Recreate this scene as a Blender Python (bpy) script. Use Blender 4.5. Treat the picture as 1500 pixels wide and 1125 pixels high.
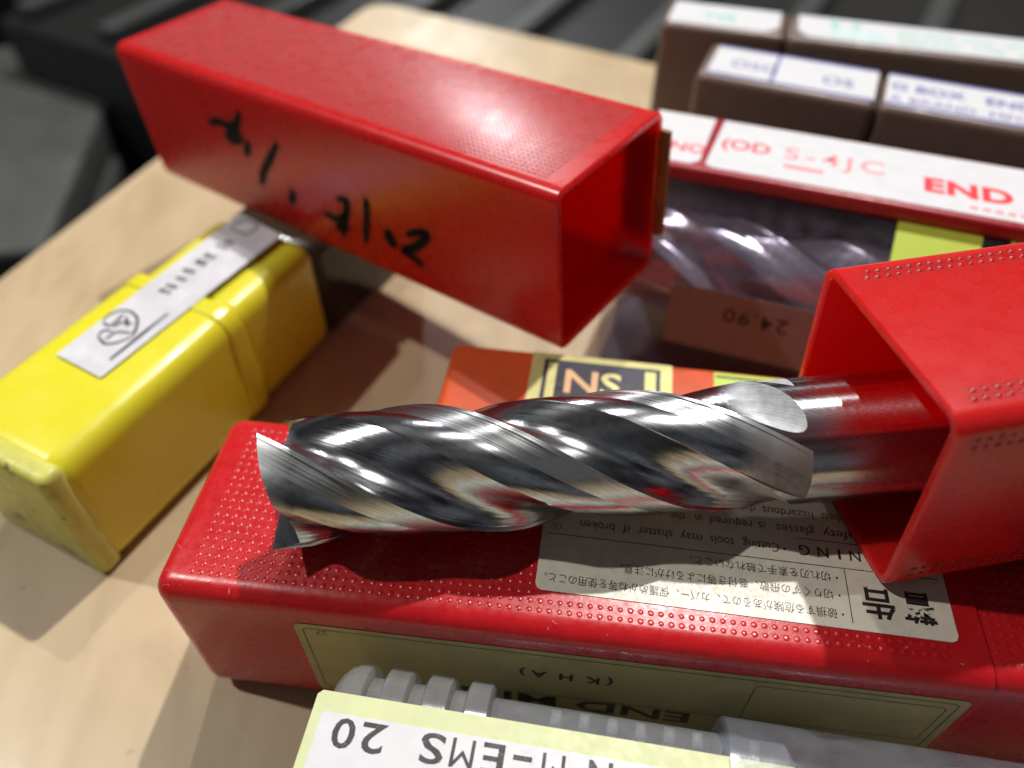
import bpy, bmesh, math, random
import numpy as np
from mathutils import Matrix, Vector
random.seed(7)
for o in list(bpy.data.objects): bpy.data.objects.remove(o)
SC = bpy.context.scene
COL = SC.collection
U = 0.00117            # metres per working unit (all sizes below are in working units, ~1.17 mm)
rad = math.radians

# ------------------------------------------------------------------ camera
CAM_H, PITCH, ROLL, FPX = 127.8, 0.8166, -0.0022, 1150.0
cam_d = bpy.data.cameras.new("camera"); cam = bpy.data.objects.new("camera", cam_d); COL.objects.link(cam)
CAM_R = Matrix.Rotation(math.pi/2-PITCH, 3, 'X') @ Matrix.Rotation(ROLL, 3, 'Z')
cam.matrix_world = Matrix.Translation((0, 0, CAM_H*U)) @ CAM_R.to_4x4()
cam_d.sensor_width = 36; cam_d.lens = FPX/1500*36
cam_d.clip_start = 0.005; cam_d.clip_end = 50
cam_d.dof.use_dof = True
cam_d.dof.focus_distance = 104*U
cam_d.dof.aperture_fstop = 9.5
SC.camera = cam

# ------------------------------------------------------------------ light
world = bpy.data.worlds.new("World"); SC.world = world; world.use_nodes = True
wn = world.node_tree; bg = wn.nodes["Background"]
bg.inputs[1].default_value = 0.45
# a dim workshop all round: uneven grey walls and ceiling
wtc = wn.nodes.new('ShaderNodeTexCoord'); wno = wn.nodes.new('ShaderNodeTexNoise'); wno.inputs['Scale'].default_value = 2.6; wno.inputs['Detail'].default_value = 3
wcr = wn.nodes.new('ShaderNodeValToRGB')
wcr.color_ramp.elements[0].position = 0.43; wcr.color_ramp.elements[0].color = (0.012, 0.012, 0.012, 1)
wcr.color_ramp.elements[1].position = 0.66; wcr.color_ramp.elements[1].color = (0.34, 0.355, 0.38, 1)
wn.links.new(wtc.outputs['Generated'], wno.inputs['Vector']); wn.links.new(wno.outputs[0], wcr.inputs[0]); wn.links.new(wcr.outputs[0], bg.inputs[0])
def lamp(name, dirv, dist, watts, size, colr):
    d = bpy.data.lights.new(name, 'AREA'); d.shape = 'DISK'; d.size = size; d.energy = watts; d.color = colr
    o = bpy.data.objects.new(name, d); COL.objects.link(o)
    v = Vector(dirv).normalized(); o.location = v*dist + Vector((0, 0.07, 0.03))
    o.rotation_euler = v.to_track_quat('Z', 'Y').to_euler()
    return o
lamp("ceiling_spot", (0.25, 0.47, 1), 1.9, 31, 0.045, (1, 0.97, 0.93))
lamp("ceiling_spot", (-0.02, 0.60, 1), 2.0, 9, 0.045, (1, 0.97, 0.93))
lamp("ceiling_spot", (-0.72, 0.17, 1), 2.1, 19, 0.045, (1, 0.97, 0.93))
lamp("ceiling_spot", (-0.19, 2.06, 1), 4.0, 18, 0.10, (0.95, 0.97, 1.0))
SC.view_settings.view_transform = 'Standard'; SC.view_settings.look = 'None'
SC.view_settings.exposure = 0.0; SC.view_settings.gamma = 1.0
SC.render.engine = 'CYCLES'
SC.cycles.use_denoising = True
SC.cycles.max_bounces = 12; SC.cycles.transparent_max_bounces = 24
SC.cycles.caustics_reflective = True; SC.cycles.caustics_refractive = False
SC.cycles.sample_clamp_indirect = 4.0

# ------------------------------------------------------------------ materials
MATS = {}
def mat(name, col, rough=0.5, metal=0.0, sss=0.0, spec=0.5, var=0.08, vscale=300, bump=0.0, bscale=800,
        rvar=0.1, coat=0.0, sssr=(1.0, 0.3, 0.3), sssd=0.002, col2=None, alpha=1.0, speck=None):
    m = bpy.data.materials.new(name); m.use_nodes = True; nt = m.node_tree; N = nt.nodes; L = nt.links
    b = N["Principled BSDF"]
    tc = N.new('ShaderNodeTexCoord')
    n1 = N.new('ShaderNodeTexNoise'); n1.inputs['Scale'].default_value = vscale; n1.inputs['Detail'].default_value = 5
    L.new(tc.outputs['Object'], n1.inputs['Vector'])
    mx = N.new('ShaderNodeMix'); mx.data_type = 'RGBA'
    c = Vector(col)
    c2 = Vector(col2) if col2 else c*(1-var*2.5)
    mx.inputs[6].default_value = (*c, 1); mx.inputs[7].default_value = (*c2, 1)
    cr = N.new('ShaderNodeMapRange'); cr.inputs[1].default_value = 0.35; cr.inputs[2].default_value = 0.75
    L.new(n1.outputs[0], cr.inputs[0]); L.new(cr.outputs[0], mx.inputs[0])
    out = mx.outputs[2]
    if speck:
        n3 = N.new('ShaderNodeTexNoise'); n3.inputs['Scale'].default_value = speck[1]; n3.inputs['Detail'].default_value = 3
        L.new(tc.outputs['Object'], n3.inputs['Vector'])
        r3 = N.new('ShaderNodeMapRange'); r3.inputs[1].default_value = speck[2]; r3.inputs[2].default_value = speck[2]+0.05
        L.new(n3.outputs[0], r3.inputs[0])
        m3 = N.new('ShaderNodeMix'); m3.data_type = 'RGBA'; m3.inputs[7].default_value = (*speck[0], 1)
        L.new(r3.outputs[0], m3.inputs[0]); L.new(out, m3.inputs[6]); out = m3.outputs[2]
    L.new(out, b.inputs['Base Color'])
    n2 = N.new('ShaderNodeTexNoise'); n2.inputs['Scale'].default_value = vscale*2.3; n2.inputs['Detail'].default_value = 6
    L.new(tc.outputs['Object'], n2.inputs['Vector'])
    rr = N.new('ShaderNodeMapRange'); rr.inputs[1].default_value = 0.3; rr.inputs[2].default_value = 0.7
    rr.inputs[3].default_value = max(0.02, rough-rvar); rr.inputs[4].default_value = min(1, rough+rvar)
    L.new(n2.outputs[0], rr.inputs[0]); L.new(rr.outputs[0], b.inputs['Roughness'])
    b.inputs['Metallic'].default_value = metal
    b.inputs['Specular IOR Level'].default_value = spec
    b.inputs['Coat Weight'].default_value = coat
    b.inputs['Alpha'].default_value = alpha
    if sss:
        b.inputs['Subsurface Weight'].default_value = sss
        b.inputs['Subsurface Radius'].default_value = sssr
        b.inputs['Subsurface Scale'].default_value = sssd
    if bump:
        n4 = N.new('ShaderNodeTexNoise'); n4.inputs['Scale'].default_value = bscale; n4.inputs['Detail'].default_value = 6
        L.new(tc.outputs['Object'], n4.inputs['Vector'])
        bp = N.new('ShaderNodeBump'); bp.inputs['Strength'].default_value = bump; bp.inputs['Distance'].default_value = 0.0002
        L.new(n4.outputs[0], bp.inputs['Height']); L.new(bp.outputs[0], b.inputs['Normal'])
    MATS[name] = m
    return m
RED = mat('red_plastic', (0.53, 0.010, 0.014), 0.30, sss=0.25, bump=0.12, bscale=1400, var=0.05, rvar=0.07, speck=((0.62, 0.22, 0.2), 2600, 0.735))
REDCAP = mat('red_cap_plastic', (0.57, 0.011, 0.011), 0.28, sss=1.0, sssr=(1.0, 0.08, 0.06), sssd=0.008, bump=0.02, bscale=1500, var=0.012, vscale=120, rvar=0.03)
YEL = mat('yellow_plastic', (0.72, 0.66, 0.03), 0.32, sss=0.15, sssr=(1, .6, .1), bump=0.03, bscale=500, var=0.02, vscale=60, speck=((0.20, 0.15, 0.03), 230, 0.73))
YEL2 = mat('yellow_plastic_worn_end', (0.62, 0.60, 0.12), 0.45, bump=0.2, bscale=700, var=0.1, speck=((0.22, 0.21, 0.10), 160, 0.62))
ORANGE = mat('orange_plastic', (0.60, 0.078, 0.012), 0.45, sss=0.2, sssr=(1, .4, .2), bump=0.05)
BROWN = mat('brown_plastic', (0.165, 0.112, 0.088), 0.36, bump=0.06, var=0.06)
REDCASE = mat('dark_red_plastic', (0.33, 0.012, 0.022), 0.35, bump=0.05)
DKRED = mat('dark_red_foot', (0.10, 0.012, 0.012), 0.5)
PAPER = mat('cream_paper', (0.70, 0.655, 0.53), 0.40, var=0.05, vscale=500, bump=0.10, bscale=2500, speck=((0.33, 0.27, 0.18), 420, 0.72))
WHITE = mat('white_paper', (0.66, 0.66, 0.69), 0.45, var=0.03, bump=0.05, bscale=2000)
WORNWHITE = mat('worn_white_paper', (0.66, 0.66, 0.70), 0.5, var=0.08, vscale=200, bump=0.08, speck=((0.35, 0.33, 0.28), 260, 0.70))
LIME = mat('lime_paper', (0.62, 0.66, 0.36), 0.5, var=0.03)
LIMESTK = mat('yellow_green_sticker', (0.48, 0.62, 0.06), 0.5, var=0.03)
GOLD = mat('khaki_foil_label', (0.46, 0.40, 0.17), 0.42, metal=0.25, var=0.08, vscale=120, bump=0.05)
GOLDY = mat('gold_label', (0.60, 0.56, 0.22), 0.4, metal=0.2, var=0.05)
NAVY = mat('navy_print', (0.012, 0.014, 0.035), 0.4)
BLACK = mat('black_ink', (0.012, 0.012, 0.013), 0.5, var=0.0)
GREYINK = mat('worn_black_ink', (0.018, 0.018, 0.02), 0.5, var=0.0, speck=((0.35, 0.35, 0.36), 3000, 0.66))
MARKER = mat('marker_ink', (0.004, 0.004, 0.005), 0.6, var=0.0, spec=0.15)
REDINK = mat('red_ink', (0.72, 0.03, 0.05), 0.5, var=0.02)
PINKINK = mat('pale_red_ink', (0.75, 0.25, 0.28), 0.5, var=0.02)
BLUEINK = mat('blue_ink', (0.10, 0.10, 0.36), 0.5, var=0.02)
GREENINK = mat('green_ink', (0.18, 0.58, 0.42), 0.5, var=0.02)
CREAMINK = mat('cream_ink', (0.75, 0.45, 0.22), 0.5, var=0.02)
BUFF = mat('buff_sticker', (0.27, 0.245, 0.23), 0.6, var=0.05)
TAPE = mat('yellowed_tape', (0.36, 0.15, 0.03), 0.4, var=0.2, vscale=200, bump=0.3)
FLOOR = mat('dark_floor', (0.014, 0.015, 0.014), 0.6, var=0.2, vscale=6, col2=(0.03, 0.031, 0.03))
GREYCASE = mat('grey_plastic', (0.075, 0.078, 0.075), 0.55, var=0.1, vscale=20)
BLACKP = mat('black_plastic', (0.012, 0.012, 0.012), 0.5, var=0.1)
DKGREY = mat('slat_grey', (0.055, 0.06, 0.058), 0.5)
BEIGE = mat('beige_card', (0.42, 0.38, 0.30), 0.7)
SLOT = mat('grey_slot', (0.10, 0.10, 0.10), 0.5)
LINT = mat('white_lint', (0.75, 0.74, 0.72), 0.8, var=0.0)

# coated plywood board
def board_mat():
    m = mat('board', (0.54, 0.415, 0.255), 0.38, var=0.06, vscale=18, bump=0.22, bscale=160, rvar=0.08, speck=((0.36, 0.26, 0.16), 210, 0.70))
    nt = m.node_tree; N = nt.nodes; L = nt.links; b = N["Principled BSDF"]
    src = b.inputs['Base Color'].links[0].from_socket
    tc = N.new('ShaderNodeTexCoord'); mp = N.new('ShaderNodeMapping'); mp.inputs['Scale'].default_value = (30, 9, 30); mp.inputs['Rotation'].default_value = (0, 0, 0.4)
    L.new(tc.outputs['Object'], mp.inputs[0])
    n = N.new('ShaderNodeTexNoise'); n.inputs['Scale'].default_value = 2.2; n.inputs['Detail'].default_value = 7; n.inputs['Distortion'].default_value = 1.2
    L.new(mp.outputs[0], n.inputs[0])
    r = N.new('ShaderNodeMapRange'); r.inputs[1].default_value = 0.45; r.inputs[2].default_value = 0.8; L.new(n.outputs[0], r.inputs[0])
    x = N.new('ShaderNodeMix'); x.data_type = 'RGBA'; x.inputs[7].default_value = (0.41, 0.30, 0.175, 1)
    L.new(r.outputs[0], x.inputs[0]); L.new(src, x.inputs[6]); L.new(x.outputs[2], b.inputs['Base Color'])
    return m
BOARD = board_mat()

def clear_mat(name, tint, opac, rough, col):
    """thin clear / frosted plastic: part see-through, part milky, glossy surface"""
    m = bpy.data.materials.new(name); m.use_nodes = True; nt = m.node_tree; N = nt.nodes; L = nt.links
    for n in list(N):
        if n.type != 'OUTPUT_MATERIAL': N.remove(n)
    out = [n for n in N if n.type == 'OUTPUT_MATERIAL'][0]
    t = N.new('ShaderNodeBsdfTransparent'); t.inputs[0].default_value = (*tint, 1)
    d = N.new('ShaderNodeBsdfDiffuse'); d.inputs[0].default_value = (*col, 1)
    tr = N.new('ShaderNodeBsdfTranslucent'); tr.inputs[0].default_value = (*col, 1)
    a = N.new('ShaderNodeMixShader'); a.inputs[0].default_value = 0.45; L.new(d.outputs[0], a.inputs[1]); L.new(tr.outputs[0], a.inputs[2])
    nz = N.new('ShaderNodeTexNoise'); nz.inputs['Scale'].default_value = 260; nz.inputs['Detail'].default_value = 5
    tc = N.new('ShaderNodeTexCoord'); L.new(tc.outputs['Object'], nz.inputs[0])
    mr = N.new('ShaderNodeMapRange'); mr.inputs[1].default_value = 0.3; mr.inputs[2].default_value = 0.7
    mr.inputs[3].default_value = max(0, opac-0.035); mr.inputs[4].default_value = min(1, opac+0.035); L.new(nz.outputs[0], mr.inputs[0])
    mx = N.new('ShaderNodeMixShader'); L.new(mr.outputs[0], mx.inputs[0]); L.new(t.outputs[0], mx.inputs[1]); L.new(a.outputs[0], mx.inputs[2])
    g = N.new('ShaderNodeBsdfGlossy'); g.inputs['Roughness'].default_value = rough
    lw = N.new('ShaderNodeLayerWeight'); lw.inputs[0].default_value = 0.5
    pw = N.new('ShaderNodeMath'); pw.operation = 'POWER'; pw.inputs[1].default_value = 4.0; L.new(lw.outputs['Facing'], pw.inputs[0])
    fr = N.new('ShaderNodeMath'); fr.operation = 'MULTIPLY_ADD'; fr.inputs[1].default_value = 0.6; fr.inputs[2].default_value = 0.045; L.new(pw.outputs[0], fr.inputs[0])
    bp = N.new('ShaderNodeBump'); bp.inputs['Strength'].default_value = 0.15; bp.inputs['Distance'].default_value = 0.0003
    L.new(nz.outputs[0], bp.inputs['Height']); L.new(bp.outputs[0], g.inputs['Normal'])
    m2 = N.new('ShaderNodeMixShader'); L.new(fr.outputs[0], m2.inputs[0]); L.new(mx.outputs[0], m2.inputs[1]); L.new(g.outputs[0], m2.inputs[2])
    L.new(m2.outputs[0], out.inputs[0]); MATS[name] = m
    return m
FROST = clear_mat('frosted_plastic', (0.85, 0.88, 0.92), 0.26, 0.16, (0.84, 0.86, 0.90))
SLEEVE = clear_mat('clear_sleeve_plastic', (0.88, 0.90, 0.94), 0.17, 0.13, (0.66, 0.68, 0.76))
SMOKE = clear_mat('smoky_plastic', (0.40, 0.36, 0.34), 0.35, 0.12, (0.11, 0.10, 0.08))
CLEARC = clear_mat('clear_case_plastic', (0.92, 0.89, 0.93), 0.06, 0.08, (0.30, 0.28, 0.34))

def metal_mat(name, col, rough, grind, aniso=0.0, arot=0.25, streak=0.62, radial=False):
    m = bpy.data.materials.new(name); m.use_nodes = True; nt = m.node_tree; N = nt.nodes; L = nt.links
    b = N["Principled BSDF"]; b.inputs['Metallic'].default_value = 1.0
    uv = N.new('ShaderNodeUVMap'); mp = N.new('ShaderNodeMapping'); L.new(uv.outputs[0], mp.inputs[0])
    mp.inputs['Scale'].default_value = (2.2, 110.0, 1)
    n = N.new('ShaderNodeTexNoise'); n.inputs['Scale'].default_value = 1.0; n.inputs['Detail'].default_value = 4; L.new(mp.outputs[0], n.inputs[0])
    mp2 = N.new('ShaderNodeMapping'); L.new(uv.outputs[0], mp2.inputs[0]); mp2.inputs['Scale'].default_value = (0.9, 16.0, 1)
    n2 = N.new('ShaderNodeTexNoise'); n2.inputs['Scale'].default_value = 1.0; n2.inputs['Detail'].default_value = 3; L.new(mp2.outputs[0], n2.inputs[0])
    ad = N.new('ShaderNodeMath'); ad.operation = 'MULTIPLY_ADD'; L.new(n2.outputs[0], ad.inputs[0]); ad.inputs[1].default_value = 2.0; L.new(n.outputs[0], ad.inputs[2])
    bp = N.new('ShaderNodeBump'); bp.inputs['Strength'].default_value = grind; bp.inputs['Distance'].default_value = 0.00005
    L.new(ad.outputs[0], bp.inputs['Height']); L.new(bp.outputs[0], b.inputs['Normal'])
    rr = N.new('ShaderNodeMapRange'); rr.inputs[1].default_value = 0.3; rr.inputs[2].default_value = 0.7
    rr.inputs[3].default_value = rough*0.7; rr.inputs[4].default_value = rough*1.4; L.new(n.outputs[0], rr.inputs[0])
    at = N.new('ShaderNodeAttribute'); at.attribute_name = 'runout'; rm = N.new('ShaderNodeMath'); rm.operation = 'MULTIPLY_ADD'; rm.inputs[1].default_value = 0.0 if radial else 0.55
    L.new(at.outputs['Fac'], rm.inputs[0]); L.new(rr.outputs[0], rm.inputs[2]); L.new(rm.outputs[0], b.inputs['Roughness'])
    tc = N.new('ShaderNodeTexCoord'); n5 = N.new('ShaderNodeTexNoise'); n5.inputs['Scale'].default_value = 900; n5.inputs['Detail'].default_value = 6
    L.new(tc.outputs['Object'], n5.inputs[0])
    r5 = N.new('ShaderNodeMapRange'); r5.inputs[1].default_value = 0.4; r5.inputs[2].default_value = 0.75; mm_ = N.new('ShaderNodeMath'); mm_.operation = 'MULTIPLY_ADD'; mm_.inputs[1].default_value = 0.35; L.new(n5.outputs[0], mm_.inputs[0])
    m7 = N.new('ShaderNodeMath'); m7.operation = 'MULTIPLY'; m7.inputs[1].default_value = 0.65; L.new(n.outputs[0], m7.inputs[0]); L.new(m7.outputs[0], mm_.inputs[2]); L.new(mm_.outputs[0], r5.inputs[0])
    mx = N.new('ShaderNodeMix'); mx.data_type = 'RGBA'; mx.inputs[6].default_value = (*col, 1); mx.inputs[7].default_value = (*(Vector(col)*streak), 1)
    L.new(r5.outputs[0], mx.inputs[0]); L.new(mx.outputs[2], b.inputs['Base Color'])
    if aniso:
        b.inputs['Anisotropic'].default_value = aniso; b.inputs['Anisotropic Rotation'].default_value = arot
        tg = N.new('ShaderNodeTangent'); tg.direction_type = 'RADIAL' if radial else 'UV_MAP'
        if radial: tg.axis = 'X'
        else: tg.uv_map = 'UVMap'
        L.new(tg.outputs[0], b.inputs['Tangent'])
    MATS[name] = m
    return m
STEEL = metal_mat('ground_steel', (0.53, 0.54, 0.56), 0.165, 0.32, 0.75, 0.25, 0.45)
LAND = metal_mat('polished_land_steel', (0.60, 0.61, 0.62), 0.25, 0.05, 0.85, 0.25, 0.8)
SHANK = metal_mat('polished_shank_steel', (0.54, 0.54, 0.56), 0.22, 0.004, 0.92, 0.25, 0.92, True)
DULL = metal_mat('dull_steel', (0.72, 0.73, 0.77), 0.40, 0.1)

BRIGHT = mat('bright_steel', (0.60, 0.62, 0.68), 0.24, metal=0.7, var=0.05, rvar=0.08)
# ------------------------------------------------------------------ helpers
def frame(loc, yaw=0, pitch=0, roll=0):
    M = (Matrix.Rotation(yaw, 4, 'Z') @ Matrix.Rotation(pitch, 4, 'Y') @ Matrix.Rotation(roll, 4, 'X'))
    M.translation = Vector(loc)*U
    return M
def thing(name, label, cat, M, group=None):
    o = bpy.data.objects.new(name, None); COL.objects.link(o); o.matrix_world = M
    o.empty_display_size = 0.01
    o['label'] = label; o['category'] = cat
    if group: o['group'] = group
    return o
def mesh_obj(name, verts, faces, m, parent=None, smooth=None, M=None, mats=None, fmat=None):
    me = bpy.data.meshes.new(name)
    me.from_pydata([tuple(Vector(v)*U) for v in verts], [], faces)
    for mm in (mats or [m]): me.materials.append(mm)
    if fmat is not None: me.polygons.foreach_set('material_index', fmat)
    me.update()
    return link(name, me, parent, smooth, M)
def link(name, me, parent, smooth=None, M=None):
    if smooth:
        me.polygons.foreach_set('use_smooth', [True]*len(me.polygons)); me.set_sharp_from_angle(angle=rad(smooth))
    o = bpy.data.objects.new(name, me); COL.objects.link(o)
    if parent: o.parent = parent
    if M is not None: o.matrix_world = M
    return o
def bm_obj(name, bm, m, parent=None, smooth=40):
    me = bpy.data.meshes.new(name); bm.normal_update(); bm.to_mesh(me); bm.free(); me.materials.append(m)
    return link(name, me, parent, smooth)
def rbox(name, lo, hi, r, m, parent=None, seg=4, taper=None):
    """rounded box between two corners; taper=(axis, end, amount) pulls one end in"""
    bm = bmesh.new(); bmesh.ops.create_cube(bm, size=1)
    lo = Vector(lo)*U; hi = Vector(hi)*U
    for v in bm.verts:
        v.co = Vector([lo[i] + (v.co[i]+0.5)*(hi[i]-lo[i]) for i in range(3)])
    if r: bmesh.ops.bevel(bm, geom=bm.edges[:], offset=r*U, segments=seg, profile=0.5, affect='EDGES')
    return bm_obj(name, bm, m, parent)
def rsq(hw, hh, r, n=6):
    """rounded rectangle outline, counter-clockwise, centred"""
    pts = []
    for cx, cy, a0 in ((hw-r, hh-r, 0), (-hw+r, hh-r, 90), (-hw+r, -hh+r, 180), (hw-r, -hh+r, 270)):
        for k in range(n+1):
            a = rad(a0+90*k/n); pts.append((cx+r*math.cos(a), cy+r*math.sin(a)))
    return pts
def loft(rings, cap0=False, cap1=False):
    n = len(rings[0]); V = [p for r in rings for p in r]; F = []
    for i in range(len(rings)-1):
        for j in range(n):
            k = (j+1) % n
            F.append((i*n+j, i*n+k, (i+1)*n+k, (i+1)*n+j))
    if cap0: F.append(tuple(range(n-1, -1, -1)))
    if cap1: F.append(tuple((len(rings)-1)*n+j for j in range(n)))
    return V, F
def open_cap(name, L, s, wall, r, m, parent, k=1):
    """square cap, open at x=0, closed at x=k*L, section centred on the x axis; real wall thickness"""
    rings = []
    def ring(x, h, rr): rings.append([(x*k, a, b) for a, b in rsq(h, h, max(rr, 0.15))])
    h = s/2; hi = h-wall; e = 0.25
    ring(L-wall, hi-1.5, r*0.4); ring(L-wall-1.5, hi, max(r-wall, .6)); ring(L*0.5, hi, max(r-wall, .6)); ring(0.25, hi, max(r-wall, .6)); ring(0, hi+e, max(r-wall, .6)+e)
    ring(0, h-e, r-e); ring(e, h, r)
    for t in (0.25, 0.5, 0.75): ring(L*t, h, r)
    R = 2.2
    for q in range(0, 6):
        a = rad(90*q/5); ring(L-R+R*math.sin(a), h-R+R*math.cos(a), max(r-R*(1-math.cos(a)), 0.3))
    V, F = loft(rings, True, True)
    if k > 0: F = [tuple(reversed(f)) for f in F]
    return mesh_obj(name, V, F, m, parent, smooth=38)
class Plane:
    """a flat face of a thing: origin, two in-plane directions and the outward normal, in the thing's own units"""
    def __init__(s, o, e1, e2):
        s.o = Vector(o); s.e1 = Vector(e1); s.e2 = Vector(e2); s.n = s.e1.cross(s.e2)
    def at(s, a, b, c=0): return s.o + s.e1*a + s.e2*b + s.n*c
def sheet(name, pl, pts, m, parent, z=0.06, t=0.06):
    """thin paper / film patch with real edges lying on a plane"""
    n = len(pts); V = [pl.at(a, b, z-t) for a, b in pts] + [pl.at(a, b, z) for a, b in pts]
    F = [tuple(range(n, 2*n)), tuple(range(n-1, -1, -1))] + [(i, (i+1) % n, n+(i+1) % n, n+i) for i in range(n)]
    return mesh_obj(name, V, F, m, parent)
def rr(x0, y0, x1, y1, r=0.8, n=4):
    return [(x+(x0+x1)/2, y+(y0+y1)/2) for x, y in rsq((x1-x0)/2, (y1-y0)/2, r, n)]
def bars(name, pl, rects, m, parent, z=0.09):
    V = []; F = []
    for x0, y0, x1, y1 in rects:
        i = len(V); V += [pl.at(x0, y0, z), pl.at(x1, y0, z), pl.at(x1, y1, z), pl.at(x0, y1, z)]; F.append((i, i+1, i+2, i+3))
    return mesh_obj(name, V, F, m, parent)
def frame_line(name, pl, x0, y0, x1, y1, w, m, parent, z=0.09, r=0.8):
    a = rr(x0, y0, x1, y1, r); b = rr(x0+w, y0+w, x1-w, y1-w, max(r-w, .05)); n = len(a)
    V = [pl.at(*p, z) for p in a+b]; F = [(i, (i+1) % n, n+(i+1) % n, n+i) for i in range(n)]
    return mesh_obj(name, V, F, m, parent)
def text(name, s, pl, x, y, size, m, parent, z=0.10, bold=0.0, sx=1.0, align='LEFT', space=1.0, shear=0.0):
    cu = bpy.data.curves.new('t', 'FONT'); cu.body = s; cu.size = size; cu.offset = bold*size; cu.align_x = align
    cu.space_character = space; cu.resolution_u = 3; cu.shear = shear
    o = bpy.data.objects.new('t', cu); COL.objects.link(o)
    me = bpy.data.meshes.new_from_object(o.evaluated_get(bpy.context.evaluated_depsgraph_get()))
    bpy.data.objects.remove(o); bpy.data.curves.remove(cu)
    for v in me.vertices: v.co = pl.at(x+v.co.x*sx, y+v.co.y, z)*U
    me.materials.clear(); me.materials.append(m); me.name = name
    return link(name, me, parent)
def strokes(name, pl, lines, w, m, parent, z=0.05):
    """pen strokes as ribbons with round ends"""
    V = []; F = []
    for ln in lines:
        P = [Vector(p) for p in ln]
        Q = []
        for i in range(len(P)-1):
            for t in range(6): Q.append(P[i].lerp(P[i+1], t/6))
        Q.append(P[-1])
        for _ in range(2): Q = [Q[0]] + [(Q[i-1]+Q[i]*2+Q[i+1])/4 for i in range(1, len(Q)-1)] + [Q[-1]]
        base = len(V); nn = len(Q)
        for i, q in enumerate(Q):
            d = (Q[min(i+1, nn-1)]-Q[max(i-1, 0)]).normalized(); e = Vector((-d.y, d.x))
            ww = w/2*(0.55+0.45*math.sin(math.pi*min(1, (i+0.6)/(nn*0.35)) / 2))*(1 if i < nn-2 else 0.6)*random.uniform(.95, 1.05)
            V += [pl.at(*(q-e*ww), z), pl.at(*(q+e*ww), z)]
        for i in range(nn-1): F.append((base+2*i, base+2*i+2, base+2*i+3, base+2*i+1))
    return mesh_obj(name, V, F, m, parent)
def dots(name, pl, pts, r, h, m, parent):
    V = []; F = []; n = 8
    for a, b in pts:
        i = len(V); rj = r*random.uniform(.9, 1.08)
        for rr_, hh in ((1, -0.02), (.78, .45*h), (.48, .82*h), (.18, h)):
            for k in range(n): V.append(pl.at(a+rj*rr_*math.cos(2*math.pi*k/n), b+rj*rr_*math.sin(2*math.pi*k/n), hh))
        for l in (0, 1, 2):
            for k in range(n): F.append((i+l*n+k, i+l*n+(k+1) % n, i+(l+1)*n+(k+1) % n, i+(l+1)*n+k))
        F.append(tuple(i+3*n+k for k in range(n)))
    o = mesh_obj(name, V, F, m, parent, smooth=80); o['kind'] = 'stuff'
    return o
def inpoly(p, poly):
    x, y = p; c = False; n = len(poly)
    for i in range(n):
        x1, y1 = poly[i]; x2, y2 = poly[i-1]
        if (y1 > y) != (y2 > y) and x < (x2-x1)*(y-y1)/(y2-y1)+x1: c = not c
    return c
def px(p, M, pl):
    """where the photograph's pixel meets a face of a thing that already stands in its place"""
    d = CAM_R @ Vector(((p[0]-750)/FPX, (562.5-p[1])/FPX, -1)); o = Vector((0, 0, CAM_H))
    Mi = M.inverted(); oo = Mi @ (o*U)/U; dd = Mi.to_3x3() @ d
    t = (pl.o-oo).dot(pl.n)/dd.dot(pl.n); q = oo+dd*t-pl.o
    return (q.dot(pl.e1), q.dot(pl.e2))
X, Y, Z = Vector((1, 0, 0)), Vector((0, 1, 0)), Vector((0, 0, 1))

# ------------------------------------------------------------------ setting: board and what lies below it
bp_ = [(-256, -170), (-130.8, 157), (-109.7, 212), (-61, 326), (-58, 331), (-53.5, 333.5), (-48, 332), (54, 277), (300, 146), (300, -170)]
V = [(x, y, 0) for x, y in bp_] + [(x, y, -10) for x, y in bp_]; n = len(bp_)
F = [tuple(range(n-1, -1, -1)), tuple(range(n, 2*n))] + [(i, (i+1) % n, n+(i+1) % n, n+i) for i in range(n)]
tb = mesh_obj('table', V, F, BOARD); tb['kind'] = 'structure'
fl = mesh_obj('floor', [(-3000, -3000, -330), (3000, -3000, -330), (3000, 3000, -330), (-3000, 3000, -330)], [(0, 1, 2, 3)], FLOOR); fl['kind'] = 'structure'

# ------------------------------------------------------------------ red case lying flat (carries the end mill)
MB = frame((-49.42, 52.27, 0), -0.1238)
case = thing('red_tool_case', 'long red plastic tool case lying flat under the end mill, cream warning sticker on top', 'tool case', MB)
LB, WB, HB = 110.2, 32.0, 32.0
def prism(name, x0, x1, y0, y1, z0, z1, r, ra, rb, m, parent):
    """rounded bar along x with its own rounding radius at each end"""
    hw, hh, cy, cz = (y1-y0)/2, (z1-z0)/2, (y0+y1)/2, (z0+z1)/2; rings = []
    for k in range(6):
        a = rad(90*k/5); d = ra*(1-math.sin(a)); rings.append([(x0+ra*(1-math.cos(a)), cy+p, cz+q) for p, q in rsq(hw-d, hh-d, max(r-d, .15))])
    for t in (.3, .6): rings.append([(x0+(x1-x0)*t, cy+p, cz+q) for p, q in rsq(hw, hh, r)])
    for k in range(6):
        a = rad(90*k/5); d = rb*(1-math.cos(a)); rings.append([(x1-rb*(1-math.sin(a)), cy+p, cz+q) for p, q in rsq(hw-d, hh-d, max(r-d, .15))])
    V, F = loft(rings, True, True)
    return mesh_obj(name, V, [tuple(reversed(f)) for f in F], m, parent, smooth=38)
prism('cap', 0, LB, 0, WB, 1.6, HB, 3.0, 2.6, 0.25, RED, case)
prism('base', LB+0.1, LB+46, 0.55, WB-0.55, 2.0, HB-0.55, 2.8, 0.25, 2.5, RED, case)
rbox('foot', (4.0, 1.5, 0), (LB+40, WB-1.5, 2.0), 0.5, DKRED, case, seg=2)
PT = Plane((0, 0, HB), X, Y)              # top face, seen upright
PTr = Plane((LB, WB, HB), -X, -Y)         # top face turned round: the print reads from the far side
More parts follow.
